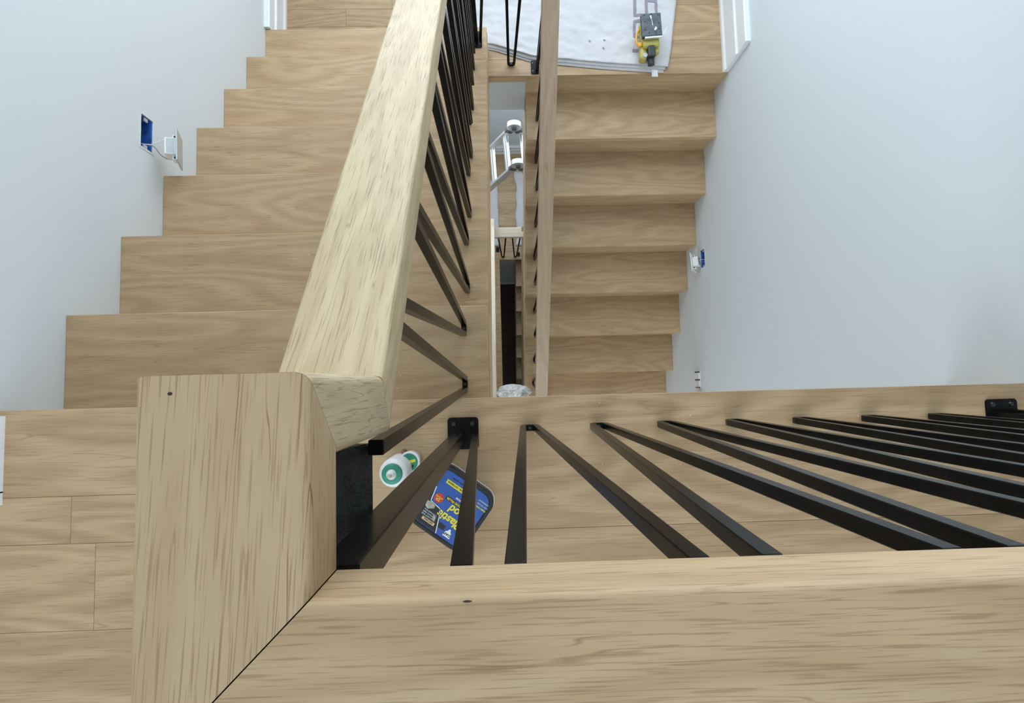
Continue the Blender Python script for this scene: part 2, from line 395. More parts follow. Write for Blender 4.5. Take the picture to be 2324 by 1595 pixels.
# ------------------------------------------------------------------ handrails and balusters
def rail_piece(name, prof, cut0, cut1, mat, parent):
    """prof: closed 3D profile points (in any plane), cut0/cut1: (point, normal) planes, direction from the profile extrusion axis"""
    pts, axis = prof; axis = Vector(axis).normalized(); n = len(pts); vs = []
    for (P, N_) in (cut0, cut1):
        P, N_ = Vector(P), Vector(N_)
        for q in pts:
            q = Vector(q); u = (P-q).dot(N_)/axis.dot(N_); vs.append(q+axis*u)
    fs = [tuple(range(n))[::-1], tuple(range(n, 2*n))]+[(i, (i+1) % n, n+(i+1) % n, n+i) for i in range(n)]
    o = poly(name, vs, fs, mat, parent)
    for p in o.data.polygons: p.use_smooth = len(p.vertices) == 4
    o.data.set_sharp_from_angle(angle=R(50))
    return o
def rrect(w, hh, r, seg=4):
    out = []
    for cx, cy, a0 in ((w/2-r, hh/2-r, 0), (-w/2+r, hh/2-r, 90), (-w/2+r, -hh/2+r, 180), (w/2-r, -hh/2+r, 270)):
        for i in range(seg+1): a = R(a0+90*i/seg); out.append((cx+r*math.cos(a), cy+r*math.sin(a)))
    return out
def sweep_v(name, base, u, n_, bot_w, hgt_l, top_l, hgt_r, top_r, parent, th=.0135, mat=blackm):
    """U-bent square bar. base: floor point under the bend; u: in-plane horizontal unit; n_: (offset per metre) lean of the plane; tops are u-offsets at heights"""
    base = Vector(base); u = Vector(u); nn = Vector(n_); up = Vector((0, 0, 1)); hw = th/2
    def P(a, z): return (a, z)
    path = [P(top_l, hgt_l), P(-bot_w, .024), P(-bot_w+.002, .013), P(-bot_w+.008, hw), P(bot_w-.008, hw), P(bot_w-.002, .013), P(bot_w, .024), P(top_r, hgt_r)]
    m = len(path); vs = []; side = u.cross(up)
    for i, (a, z) in enumerate(path):
        pa = Vector(path[max(i-1, 0)]); pb = Vector(path[min(i+1, m-1)]); d = (pb-pa).normalized(); nr = Vector((-d.y, d.x))
        if 0 < i < m-1:
            d1 = (Vector(path[i])-pa).normalized(); d2 = (pb-Vector(path[i])).normalized(); sc = 1/max(.5, math.cos(d1.angle(d2)/2))
        else: sc = 1
        for (ca, cb) in ((-1, -1), (1, -1), (1, 1), (-1, 1)):
            q = Vector((a, z))+nr*(hw*ca*sc)
            vs.append(base+u*q.x+up*q.y+nn*q.y+side*(hw*cb))
    fs = [(i*4+j, i*4+(j+1) % 4, (i+1)*4+(j+1) % 4, (i+1)*4+j) for i in range(m-1) for j in range(4)]+[(0, 1, 2, 3), ((m-1)*4, (m-1)*4+1, (m-1)*4+2, (m-1)*4+3)]
    o = poly(name, vs, fs, mat, parent)
    bv = o.modifiers.new('edge', 'BEVEL'); bv.width = .0009; bv.segments = 1; bv.limit_method = 'ANGLE'; bv.angle_limit = R(40)
    # fixing tab with screw inside the bend
    bm = bmesh.new(); M = Matrix.Translation(base) @ Matrix((u.to_4d(), side.to_4d(), (0, 0, 1, 0), (0, 0, 0, 1))).transposed()
    M = Matrix(((u.x, side.x, 0, base.x), (u.y, side.y, 0, base.y), (u.z, side.z, 1, base.z), (0, 0, 0, 1)))
    add_box(bm, -bot_w+hw, bot_w-hw, -hw, hw, th, th+.0015, 0, M)
    tb = bm_obj('fixing_tab', bm, blackm, o)
    bm = bmesh.new(); add_cyl(bm, base+up*(th+.001), base+up*(th+.0035), .0042, .003, 10)
    bm_obj('screw', bm, screw_m, o)
    return o
def plate(parent, cx, cy, z, sx=.07, sy=.072):
    bm = bmesh.new(); pts = rrect(sx, sy, .008, 4); n = len(pts)
    vb = [bm.verts.new((cx+a, cy+b, z)) for a, b in pts]; vt = [bm.verts.new((cx+a, cy+b, z+.005)) for a, b in pts]
    bm.faces.new(vt); bm.faces.new(vb[::-1])
    for i in range(n): bm.faces.new((vb[i], vb[(i+1) % n], vt[(i+1) % n], vt[i]))
    o = bm_obj('mounting_plate', bm, blackm, parent)
    for a, b in ((-1, 1), (1, 1), (-1, -1), (1, -1)):
        bm = bmesh.new(); add_cyl(bm, (cx+a*sx*.3, cy+b*sy*.3, z+.005), (cx+a*sx*.3, cy+b*sy*.3, z+.0075), .0058, .0045, 12); bm_obj('screw', bm, screw_m, o)
    return o

# --- railing of the top landing and the left flight
rl = empty('stair_railing'); tag(rl, 'oak handrail with black V balusters round the top landing and down the left flight', 'railing')
rr_ = .0065
prof = [(0, (YG-W_/2)+a, zt-t/2+b) for a, b in rrect(W_, t, rr_)]
gap = .00035
corner = (XR, YG, 0); mit = Vector((1, -1, 0)).normalized()
rail_piece('handrail', (prof, (1, 0, 0)), (Vector(corner)+mit*gap, mit), ((WR-.001, 0, 0), (1, 0, 0)), rail_x, rl)
prof = [((XL+XR)/2+a, 0, zt-t/2+b) for a, b in rrect(W_, t, rr_)]
mt2 = Vector((0, 1, -1)).normalized()
rail_piece('handrail', (prof, (0, 1, 0)), (Vector(corner)-mit*gap, mit), (Vector((0, Ye, zt))-mt2*gap*.3, Vector((0, t, t)).cross(Vector((1, 0, 0))).normalized()), rail_dark, rl)
prof = [((XL+XR)/2+a, Ye-t/2+b, 0) for a, b in rrect(W_, t, rr_)]
zbm = zs+s*t-t*k
rail_piece('handrail', (prof, (0, 0, -1)), (Vector((0, Ye, zt-gap)), Vector((0, t, t)).cross(Vector((1, 0, 0)))), (Vector((0, Ye, zs)), Vector((0, t, zs-zbm)).cross(Vector((1, 0, 0)))), rail_z, rl)
def sloped_rail(name, xc, w, y0, z0, y1, slope, mat, parent, cut0=None, cut1=None, tt=t):
    """top edge starts at (y0,z0), falls by slope per metre of +y"""
    ang = math.atan(slope); o_ = Vector((xc, y0, z0))
    u = Vector((0, math.cos(ang), -math.sin(ang))); nrm = Vector((0, math.sin(ang), math.cos(ang)))
    Mx = Matrix(((1, 0, 0, xc), (0, u.y, nrm.y, y0), (0, u.z, nrm.z, z0), (0, 0, 0, 1)))
    inv = Mx.inverted()
    pr_ = [(a, 0, -tt/2+b) for a, b in rrect(w, tt, .0045)]
    c0 = cut0 or ((0, y0, z0), (0, 1, 0)); c1 = cut1 or ((0, y1, z0-slope*(y1-y0)), (0, 1, 0))
    loc = lambda c: (inv @ Vector(c[0]), inv.to_3x3() @ Vector(c[1]))
    o = rail_piece(name, (pr_, (0, 1, 0)), loc(c0), loc(c1), mat, parent)
    o.matrix_local = Mx
    return o
sloped_rail('handrail', (XL+XR)/2, W_, Ye, zs, 1.74, s, rail_y, rl, cut0=(Vector((0, Ye, zs-gap)), Vector((0, t, zs-zbm)).cross(Vector((1, 0, 0)))))
railA_under = lambda y: zs-s*(y-Ye)-t*k
# dents and a knot mark in the rail tops
for (cx_, cy_, a_, b_) in ((-.1644, .0540, .0013, .0009), (-.0145, -.0545, .0024, .0006)):
    poly('dent', [(cx_+a_*math.cos(i*math.pi/6), cy_+b_*math.sin(i*math.pi/6), zt+.00012) for i in range(12)], [tuple(range(12))], dark_hole, rl)
# guard balusters along the landing edge
gx = [-.088, .065, .222, .3755, .533, .688, .848, 1.004, 1.16]
for i, x in enumerate(gx):
    if i in (0, 8): continue
    hg = zt-t+.0; tl, tr = -.054, .058
    if i == 0: tl, tr = -.022, .066
    if i == 8: tl, tr = -.054, .05
    sweep_v('baluster', (x, -.0465 if i not in (0, 8) else -.055, .0055 if i in (0, 8) else 0), (1, 0, 0), (0, -.016 if i not in (0, 8) else -.006, 0), .0155, hg, tl, hg, tr, rl)
def post(parent, x0, x1, y0, y1, z0, z1):
    return box('post', x0, x1, y0, y1, z0, z1, blackm, parent, .0012, 1)
def slant(parent, p0, p1, th=.0135):
    p0, p1 = Vector(p0), Vector(p1); d = p1-p0; bm = bmesh.new(); hw = th/2
    va = [bm.verts.new(p0+Vector((a*hw, b*hw, 0))) for a, b in ((-1, -1), (1, -1), (1, 1), (-1, 1))]; vb = [bm.verts.new(v.co+d) for v in va]
    bm.faces.new(va); bm.faces.new(vb[::-1])
    for i in range(4): bm.faces.new((va[i], va[(i+1) % 4], vb[(i+1) % 4], vb[i]))
    return bm_obj('baluster', bm, blackm, parent)
post(rl, -.1085, -.0825, -.0760, -.0500, .005, zt-t)
slant(rl, (-.0590, -.060, .005), (-.0215, -.060, zt-t))
post(rl, 1.172, 1.198, -.062, -.036, .005, zt-t); slant(rl, (1.150, -.048, .005), (1.105, -.060, zt-t))
plate(rl, -.0865, -.0555, 0); plate(rl, 1.165, -.0425, 0, .072, .062)
# left flight balusters
ys = [.056+.1475*i for i in range(13)]
for i, y in enumerate(ys):
    j = min(7, int(y/g)+1); z = -j*h
    if y > 7*g-.02: continue
    lo, hi = -.058, .062
    hl, hr = railA_under(y+lo)-z+.004, railA_under(y+hi)-z+.004
    if i == 0: hl, lo = .718-z, -.054
    sweep_v('baluster', (-.093, y, z), (0, 1, 0), (-.014, 0, 0), .0155, hl, lo, hr, hi, rl)
# rough steel bracket under the short corner rail
bm = bmesh.new()
prf = [(-.150, zt-t), (-.112, zt-t), (-.118, .82), (-.127, .785), (-.129, .75), (-.125, .725), (-.115, .705), (-.113, .698), (-.150, .698)]
n = len(prf); va = [bm.verts.new((a, -.090, b)) for a, b in prf]; vb = [bm.verts.new((a, .004, b)) for a, b in prf]
bm.faces.new(va); bm.faces.new(vb[::-1])
for i in range(n): bm.faces.new((va[i], va[(i+1) % n], vb[(i+1) % n], vb[i]))
bmesh.ops.bevel(bm, geom=bm.edges[:], offset=.0015, segments=1, affect='EDGES')
bm_obj('corner_bracket', bm, black_rough, rl)
# --- railing of the right flight with the short guard across the well
r2 = empty('stair_railing'); tag(r2, 'narrow oak handrail with black V balusters down the right flight and across the well end', 'railing')
BXL, BXR = .2045, .2770; bxc = (BXL+BXR)/2
zB = -.70
sB = h/gB
sloped_rail('handrail', bxc, BXR-BXL, -.55, zB-sB*(YB0+.55), 1.80, -sB, wood('right rail oak', 'Y', (.50, .38, .26), rings=.2, pores=.3), r2)
prof = [(0, 1.785+a, -.60-t/2+b) for a, b in rrect(.075, t, .0045)]
rail_piece('handrail', (prof, (1, 0, 0)), ((XL, 0, 0), (1, 0, 0)), ((BXL-.002, 0, 0), (1, 0, 0)), rail_x, r2)
prof = [((XL+XR)/2+a, 1.765+b, 0) for a, b in rrect(W_, t, .0045)]
rail_piece('handrail', (prof, (0, 0, -1)), ((0, 0, -.46), (0, 0, 1)), ((0, 0, -.598), (0, 0, 1)), rail_z, r2)
railB_under = lambda y: zB-sB*(YB0-y)-t*math.sqrt(1+sB*sB)
for i in range(11):
    y = 1.577-.1692*i; j = max(1, min(7, int((YB0-y)/gB)+1)); z = ZM-j*h
    if y < YB0-7*gB: continue
    lo, hi = -.062, .062
    sweep_v('baluster', (.243, y, z), (0, 1, 0), (-.004, 0, 0), .0155, railB_under(y+lo)-z+.004, lo, railB_under(y+hi)-z+.004, hi, r2)
for x, tl, tr in ((.096, -.038, .044),):
    sweep_v('baluster', (x, 1.781 if x > 0 else 1.893, ZM), (1, 0, 0), (0, -.002 if x > 0 else -.12, 0), .0155, -.649-ZM, tl, -.649-ZM, tr, r2)
sweep_v('baluster', (.236, 1.758, ZM+.005), (0, 1, 0), (0, 0, 0), .0155, railB_under(1.70)-ZM, -.05, railB_under(1.79)-ZM, .03, r2)
plate(r2, .226, 1.765, ZM, .046, .075); plate(r2, -.078, 1.795, -7*h, .046, .085)
post(r2, -.098, -.074, 1.79, 1.814, -7*h+.005, -.62); slant(r2, (-.062, 1.800, -7*h+.006), (-.022, 1.786, -.649))
# --- railing in the lower storey
r3 = empty('stair_railing'); tag(r3, 'pale oak handrail seen deep down inside the narrow stair well', 'railing')
sC = 1.40/1.65
sloped_rail('handrail', -.0585, .049, -.06, -2.08, 1.60, sC, pale_oak_y, r3)
prof = [(0, 1.487+a, -3.55-.02+b) for a, b in rrect(.095, .04, .004)]
rail_piece('handrail', (prof, (1, 0, 0)), ((-.034, 0, 0), (1, 0, 0)), ((.262, 0, 0), (1, 0, 0)), pale_oak_x, r3)
sloped_rail('handrail', .2435, .042, -.1, -3.53-1.62*sB, 1.53, -sB, wood('lower right rail oak', 'Y', (.52, .40, .28), rings=.2, pores=.3), r3)
prof = [(0, -.097+a, -2.06-t/2+b) for a, b in rrect(.09, t, .0045)]
rail_piece('handrail', (prof, (1, 0, 0)), ((-.10, 0, 0), (1, 0, 0)), ((WR-.001, 0, 0), (1, 0, 0)), rail_x, r3)
for x, tl, tr in ((.045, -.05, .028), (.185, -.052, .03)):
    sweep_v('baluster', (x, 1.475, ZM2), (1, 0, 0), (0, 0, 0), .012, -3.592-ZM2, tl, -3.592-ZM2, tr, r3, th=.014)
plate(r3, -.012, 1.56, ZM2, .04, .06); plate(r3, .222, 1.50, ZM2, .03, .05)
for x in (-.04, .35, .8): sweep_v('baluster', (x, -.097, ZL), (1, 0, 0), (0, 0, 0), .0155, .84, -.055, .84, .055, r3)
for i in range(6):
    y = .12+.26*i; j = min(7, int((y-Y0)/.2025)+1); z = ZL-j*h; un = lambda yy: -2.08-sC*(yy+.06)-t*1.3
    sweep_v('baluster', (-.06, y, z), (0, 1, 0), (0, 0, 0), .0155, un(y-.06)-z, -.06, un(y+.06)-z, .06, r3)

# ------------------------------------------------------------------ drop cloth on the upper half landing
def cloth_h(x, y): return .010+.0055*noise.noise(Vector((x*9, y*14, 0)))+.0038*noise.noise(Vector((x*20+y*8, y*34, 3)))+.0016*noise.noise(Vector((x*60, y*75, 5)))+.004*max(0, noise.noise(Vector((x*3, y*4, 9))))
def cloth_z(x, y):
    e = max(0, min(1, (1.02-x)/.10, (y-1.735)/.09))
    return 1.5*(cloth_h(x, y)-.006)*(.35+.65*e)
dc = empty('drop_cloth'); tag(dc, 'folded off-white canvas drop cloth spread on the half landing', 'drop cloth')
def cloth_layer(name, edge_pts, right_pts, x0, y1, zadd, wr, mat, parent, nx=130, ny=80):
    """edge_pts: front edge polyline (x,y); right_pts: right edge polyline (x,y) going back"""
    def interp(P, u, idx):
        for a, b in zip(P[:-1], P[1:]):
            if a[idx] <= u <= b[idx]: f = (u-a[idx])/(b[idx]-a[idx]); return a[1-idx]+f*(b[1-idx]-a[1-idx])
        return P[-1][1-idx] if u > P[-1][idx] else P[0][1-idx]
    xr_front = edge_pts[-1][0]; vs = []
    for jy in range(ny+1):
        for ix in range(nx+1):
            u = ix/nx; v = jy/ny
            xf = x0+(xr_front-x0)*u; yf = interp(edge_pts, xf, 0)
            y = yf+(y1-yf)*v; xr = interp(right_pts, y, 1); x = x0+(xr-x0)*u
            vs.append((x, y, ZM+zadd+wr*cloth_z(x, y)+.002))
    fs = [(j*(nx+1)+i, j*(nx+1)+i+1, (j+1)*(nx+1)+i+1, (j+1)*(nx+1)+i) for j in range(ny) for i in range(nx)]
    o = poly(name, vs, fs, mat, parent, True)
    m = o.modifiers.new('thickness', 'SOLIDIFY'); m.thickness = .0015; m.offset = 0
    return o
cloth_layer('fold_layer', [(-.45, 1.915), (-.02, 1.868), (.2, 1.792), (.6, 1.748), (.925, 1.722)], [(.925, 1.722), (.95, 1.83), (.98, 2.0), (1.0, 2.3), (1.0, 2.6)], -.45, 2.6, .000, .25, cloth_m, dc, 24, 16)
cloth_layer('fold_layer', [(-.45, 1.925), (-.02, 1.878), (.2, 1.806), (.6, 1.763), (.935, 1.738)], [(.935, 1.738), (.955, 1.83), (.985, 2.0), (1.01, 2.3), (1.01, 2.6)], -.45, 2.6, .005, .25, cloth_m, dc, 24, 16)
cloth_layer('fold_layer', [(-.45, 1.940), (-.02, 1.893), (.2, 1.822), (.6, 1.778), (.948, 1.750)], [(.948, 1.750), (.965, 1.83), (.992, 2.0), (1.015, 2.14), (1.02, 2.6)], -.45, 2.6, .010, 1.0, cloth_m, dc)
def on_cloth(name, pts, mat, parent, lift=.0030, n=20):
    """thin strip printed on the cloth between polyline points (x,y,halfwidth)"""
    vs = []; fs = []
    for (ax_, ay), (bx, by), hw in pts:
        d = Vector((bx-ax_, by-ay)).normalized(); nr = Vector((-d.y, d.x))*hw; base = len(vs)
        for i in range(n+1):
            f_ = i/n; x = ax_+(bx-ax_)*f_; y = ay+(by-ay)*f_
            for sg in (-1, 0, 1):
                X, Y = x+nr.x*sg, y+nr.y*sg
                vs.append((X, Y, ZM+.010+cloth_z(X, Y)+.002+lift))
        for i in range(n): 
            for q in (0, 1): fs.append((base+i*3+q, base+i*3+q+1, base+i*3+3+q+1, base+i*3+3+q))
    return poly(name, vs, fs, mat, parent)
hw = .0075
on_cloth('printed_mark', [((.779, 2.45), (.779, 2.036), hw), ((.779, 2.04), (.846, 2.043), hw), ((.842, 2.45), (.842, 2.046), hw)], print_m, dc)
on_cloth('printed_mark', [((.842, 2.12), (.905, 2.122), hw), ((.897, 2.45), (.897, 2.02), hw)], print_m, dc)
on_cloth('printed_mark', [((.771, 2.008), (.84, 2.010), hw), ((.776, 2.008), (.770, 1.915), hw), ((.769, 1.918), (.83, 1.918), hw)], print_m, dc)
on_cloth('printed_mark', [((.758, 1.843), (.80, 1.838), hw)], print_m, dc)
for x0_, y0_, l_ in ((.31, 1.99, .012), (.335, 1.985, .008), (.52, 1.90, .01), (.60, 1.905, .01), (.595, 1.86, .008)):
    on_cloth('stain', [((x0_, y0_), (x0_+l_, y0_-.008), .0035)], print_m, dc, n=2)
box('care_tag', .861, .894, 1.702, 1.768, ZM+.004, ZM+.0055, lab_white, dc)

# ------------------------------------------------------------------ palm sander lying on its back on the cloth
sd = empty('palm_sander', (.835, 1.862, ZM+.016), R(4)); tag(sd, 'grey and yellow palm sander lying upside down on the drop cloth', 'sander')
Tm = Matrix.Rotation(R(6), 4, 'X')
bm = bmesh.new(); add_box(bm, -.052, .052, -.058+.055, .058+.055, .098, .112, .004, Tm); pad = bm_obj('sanding_pad', bm, pad_grey, sd)
for (a, b) in ((-.036, .105), (0, .108), (.036, .10), (-.036, .07), (.036, .06), (-.036, .03), (-.018, .012), (.018, .012), (.036, .03)):
    bm = bmesh.new(); add_cyl(bm, Tm @ Vector((a, b, .1115)), Tm @ Vector((a, b, .1128)), .0036, n=10); bm_obj('dust_hole', bm, dark_hole, pad)
bm = bmesh.new()
for pts in ([(-.008, .098), (0, .102), (.002, .086), (-.003, .082)], [(.010, .030), (.02, .044), (.026, .032), (.014, .022)], [(-.001, .082), (.001, .082), (.006, .05), (.003, .048)]):
    bm.faces.new([bm.verts.new(Tm @ Vector((a, b, .1131))) for a, b in pts])
bm_obj('white_mark', bm, lab_white, pad)  # irregular white marks on the pad face
bm = bmesh.new(); add_box(bm, -.052, .048, -.006, .112, .086, .097, .003, Tm); bm_obj('pad_base', bm, tool_blk, sd)
bm = bmesh.new(); add_box(bm, -.04, .05, -.012, -.003, .094, .110, .002, Tm); bm_obj('paper_clamp', bm, alu, sd)
bm = bmesh.new(); add_box(bm, -.045, .045, -.055, .10, .02, .088, .016, None, 4); bm_obj('motor_housing', bm, yellow_pl, sd)
bm = bmesh.new(); add_box(bm, -.050, -.012, -.105, -.03, .012, .062, .012, Matrix.Rotation(R(-6), 4, 'Z'), 4); bm_obj('palm_grip', bm, yellow_pl, sd)
bm = bmesh.new(); add_box(bm, .020, .046, -.075, -.012, .02, .066, .008, None, 3); bm_obj('side_cover', bm, yellow_pl, sd)
bm = bmesh.new(); add_box(bm, -.022, .016, -.105, -.004, .035, .085, .005, None, 2); add_cyl(bm, (-.002, -.098, .05), (-.002, -.132, .046), .019, .018, 18); bm_obj('dust_port', bm, tool_blk, sd)
bm = bmesh.new(); add_cyl(bm, (-.034, -.085, .05), (-.034, -.085, .066), .014, .012, 16); bm_obj('switch_cap', bm, clear_pl, sd)
tube('power_cord', [(-.045, .07, .05), (-.066, .03, .055), (-.066, -.01, .052), (-.05, -.03, .05)], .006, orange_pl, sd)
bm = bmesh.new(); add_box(bm, -.066, -.046, -.036, -.016, .05, .072, .004, None, 2); bm_obj('cord_clip', bm, orange_pl, sd)
tube('clamp_lever', [(.045, -.012, .098), (.07, .012, .097), (.087, .036, .096), (.090, .042, .096)], .0022, alu, sd)

# ------------------------------------------------------------------ wall boxes and hanging step lights
def wall_box(label, x, sgn, B):
    y0, y1, z0, z1 = B
    o = empty('electrical_box', (0, 0, 0)); tag(o, label, 'electrical box')
    X0 = x+sgn*.002; D = x+sgn*.06
    bm = bmesh.new(); w = .003
    xa, xb = min(X0, D), max(X0, D)
    add_box(bm, xa, xb, y0, y0+w, z0, z1); add_box(bm, xa, xb, y1-w, y1, z0, z1); add_box(bm, xa, xb, y0, y1, z0, z0+w); add_box(bm, xa, xb, y0, y1, z1-w, z1)
    xe = D-sgn*.003; add_box(bm, min(D, xe), max(D, xe), y0, y1, z0, z1)
    bm_obj('box_body', bm, blue_box, o)
    bm = bmesh.new(); e = .006; xf = x-sgn*.0012; fa, fb_ = min(x, xf), max(x, xf)
    for a in ((y0-e, y0, z0-e, z1+e), (y1, y1+e, z0-e, z1+e), (y0, y1, z0-e, z0), (y0, y1, z1, z1+e)): add_box(bm, fa, fb_, *a)
    bm_obj('cut_edge', bm, raw_gyp, o)
    for yy in (y0+.008, y1-.008):
        xm0, xm1 = X0+sgn*.001, X0+sgn*.006
        box('screw_ear', min(xm0, xm1), max(xm0, xm1), yy-.006, yy+.006, (z0+z1)/2-.008, (z0+z1)/2+.008, clear_pl, o)
    return o
wall_box('blue electrical box open in the left wall above the steps', WL, -1, BOXL)
wall_box('blue electrical box open in the right wall', WR, 1, BOXR)
def step_light(label, M, wires):
    o = empty('step_light'); tag(o, label, 'step light')
    o.matrix_world = M
    # local: x = long side, y = short side, z = out of the face plate (front)
    box('face_plate', -.058, .058, -.036, .036, 0, .005, clear_pl if 'left' in label else white_pl, o, .002)
    bm = bmesh.new(); add_box(bm, -.030, .030, -.022, .022, -.036, -.0005, .003); hb = bm_obj('housing', bm, white_pl, o)
    box('vent_panel', -.026, .026, -.0225, -.0215, -.030, -.006, clear_pl, hb)
    box('vent_panel', -.022, .010, -.014, .014, -.0368, -.036, clear_pl, hb)
    for sx in (-1, 1):
        box('clip', sx*.0305 if sx > 0 else -.045, .045 if sx > 0 else -.0305, -.012, .012, -.014, -.0005, white_pl, hb, .001)
        box('slot', sx*.034 if sx > 0 else -.042, .042 if sx > 0 else -.034, -.0128, .0128, -.010, -.004, dark_hole, hb)
    inv = M.inverted()
    for pts, m in wires: tube('wire', [inv @ Vector(p) for p in pts], .0016, m, o)
    return o
def frame(loc, xdir, zdir):
    x = Vector(xdir).normalized(); z = Vector(zdir).normalized(); y = z.cross(x).normalized(); x = y.cross(z)
    return Matrix(((x.x, y.x, z.x, loc[0]), (x.y, y.y, z.y, loc[1]), (x.z, y.z, z.z, loc[2]), (0, 0, 0, 1)))
MLf = frame((-1.068, .872, -.515), (.10, -1, .10), (.86, .05, -.30))
step_light('grey step light with white housing hanging on wires from the left wall', MLf,
    [([(WL-.03, .875, -.472), (WL+.012, .873, -.480), (-1.105, .892, -.488), (-1.098, .893, -.495)], wire_w),
     ([(WL-.02, .872, -.476), (WL+.015, .868, -.482), (-1.112, .845, -.492), (-1.094, .832, -.50)], wire_g)])
MRf = frame((1.238, .79, -1.985), (-.02, -1, .06), (-.72, -.08, -.62))
step_light('white step light dangling on wires from the right wall', MRf,
    [([(WR+.03, .80, -1.95), (WR-.008, .80, -1.955), (1.262, .795, -1.962), (1.250, .79, -1.972)], wire_w),
     ([(WR+.03, .79, -1.95), (WR-.01, .782, -1.958), (1.262, .772, -1.966), (1.250, .768, -1.975)], wire_g)])
lv = empty('louvred_light'); tag(lv, 'small white louvred light set in the right wall near the bottom step', 'wall light')
y0, y1, z0, z1 = -.006, .098, -2.158, -2.080
box('frame', WR-.004, WR-.0005, y0-.006, y1+.006, z0-.006, z1+.006, trim_p, lv, .001)
for a, b in ((y0+.006, y0+.044), (y0+.056, y1-.006)):
    box('louvre', WR-.012, WR-.0042, a, b, z0, z1, white_pl, lv, .002)
for a in (y0+.0005, (y0+y1)/2-.0035+.001, y1-.0055): box('slot', WR-.0062, WR-.0041, a, a+.007, z0, z1, dark_hole, lv)

# ------------------------------------------------------------------ folding ladder on the lower half landing
ld = empty('folding_ladder'); tag(ld, 'aluminium folding ladder standing open at the far end of the narrow well', 'ladder')
H1, H2 = Vector((.160, 2.27, -3.06)), Vector((.186, 1.935, -3.06))
def stile(a, b, parent):
    d = (b-a).normalized(); y = Vector((0, 1, 0)); y = (y-d*y.dot(d)).normalized(); x = y.cross(d)
    M = Matrix(((x.x, y.x, d.x, a.x), (x.y, y.y, d.y, a.y), (x.z, y.z, d.z, a.z), (0, 0, 0, 1))); Ln = (b-a).length
    bm = bmesh.new(); add_box(bm, -.030, .030, -.011, .011, 0, Ln, .003, M); o = bm_obj('stile', bm, alu, parent)
    bm = bmesh.new(); add_box(bm, -.033, .033, -.014, .014, Ln-.05, Ln+.004, .003, M); bm_obj('rubber_foot', bm, tool_blk, o)
    bm = bmesh.new(); add_box(bm, -.033, .033, -.0145, .0145, .05, .12, .003, M); bm_obj('end_sleeve', bm, steel_d, o)
    return o
for sx, fx in ((-1, -.50), (1, .80)):
    fa, fb_ = Vector((fx, 2.30, ZM2+.004)), Vector((fx, 1.90, ZM2+.004))
    stile(H1, fa, ld); stile(H2, fb_, ld)
    for q in (.115, .30, .49, .68, .87):
        pa, pb = H1.lerp(fa, q), H2.lerp(fb_, q); d = (fa-H1).normalized()
        y = (pb-pa).normalized(); x = y.cross(d).normalized(); dd = x.cross(y)
        M = Matrix(((dd.x, x.x, y.x, pa.x), (dd.y, x.y, y.y, pa.y), (dd.z, x.z, y.z, pa.z), (0, 0, 0, 1)))
        bm = bmesh.new(); add_box(bm, -.032, -.004, -.014, .014, 0, (pb-pa).length, .004, M); add_box(bm, .004, .032, -.014, .014, 0, (pb-pa).length, .004, M); add_box(bm, -.03, .03, -.010, .004, 0, (pb-pa).length, 0, M); bm_obj('rung', bm, alu, ld)
for Hh in (H1, H2):
    bm = bmesh.new(); add_cyl(bm, Hh+Vector((0, -.02, 0)), Hh+Vector((0, .02, 0)), 0.062, n=28); hg = bm_obj('hinge', bm, alu, ld)
    bm = bmesh.new(); add_cyl(bm, Hh+Vector((0, .02, 0)), Hh+Vector((0, .036, 0)), .024, n=6); add_cyl(bm, Hh+Vector((0, -.036, 0)), Hh+Vector((0, -.02, 0)), .024, n=6); bm_obj('hinge_bolt', bm, steel_d, hg)
    bm = bmesh.new(); add_box(bm, Hh.x-.016, Hh.x+.016, Hh.y-.010, Hh.y+.010, Hh.z+.03, Hh.z+.060, .004); bm_obj('lock_lever', bm, alu, hg)

# cloths on the lower half landing
def small_cloth(label, x0, x1, y0, y1, wob):
    vs, nx, ny = [], 14, 30
    for j in range(ny+1):
        for i in range(nx+1):
            u, v = i/nx, j/ny; x = x0+(x1-x0)*u; y = y0+(y1-y0)*v
            x += wob*noise.noise(Vector((0, y*6, x0*5)))*(1-u if wob > 0 else u)*2
            vs.append((x, y, ZM2+.010+.007*noise.noise(Vector((x*14, y*11, 2)))+.004*noise.noise(Vector((x*30, y*26, 5)))))
    fs = [(j*(nx+1)+i, j*(nx+1)+i+1, (j+1)*(nx+1)+i+1, (j+1)*(nx+1)+i) for j in range(ny) for i in range(nx)]
    o = poly('drop_cloth', vs, fs, cloth_m, None, True); m = o.modifiers.new('thickness', 'SOLIDIFY'); m.thickness = .003; m.offset = 0
    return tag(o, label, 'drop cloth', 'cloths on the lower half landing')
small_cloth('rumpled white drop cloth along the right side of the well, beside the ladder', .205, .72, 1.60, 2.45, .02)
small_cloth('pale drop cloth along the left side of the well, below the ladder', -.42, .006, 1.60, 2.35, -.004)
# plastic bag hanging on the lower rail
def bag():
    o = empty('plastic_bag', (.085, -.01, -2.32)); tag(o, 'crumpled white plastic bag hanging at the near end of the narrow well', 'plastic bag')
    bm = bmesh.new(); bmesh.ops.create_icosphere(bm, subdivisions=5, radius=1)
    for v in bm.verts:
        d = v.co.normalized(); q = 1.0+.22*noise.noise(d*1.8+Vector((3, 1, 7)))-.18*abs(noise.noise(d*2.6))-.07*abs(noise.noise(d*6.5+Vector((4, 4, 4))))
        v.co = Vector((d.x*.118, d.y*.060, d.z*.14))*q
        v.co.y = max(v.co.y, -.036)
    bm_obj('bag_body', bm, bag_m, o)
    for x in (-.05, .05): tube('handle', [(x, -.03, .08), (x, -.032, .20), (x, -.042, .313), (x, -.09, .322), (x, -.136, .313), (x, -.142, .24)], .006, bag_m, o)
bag()

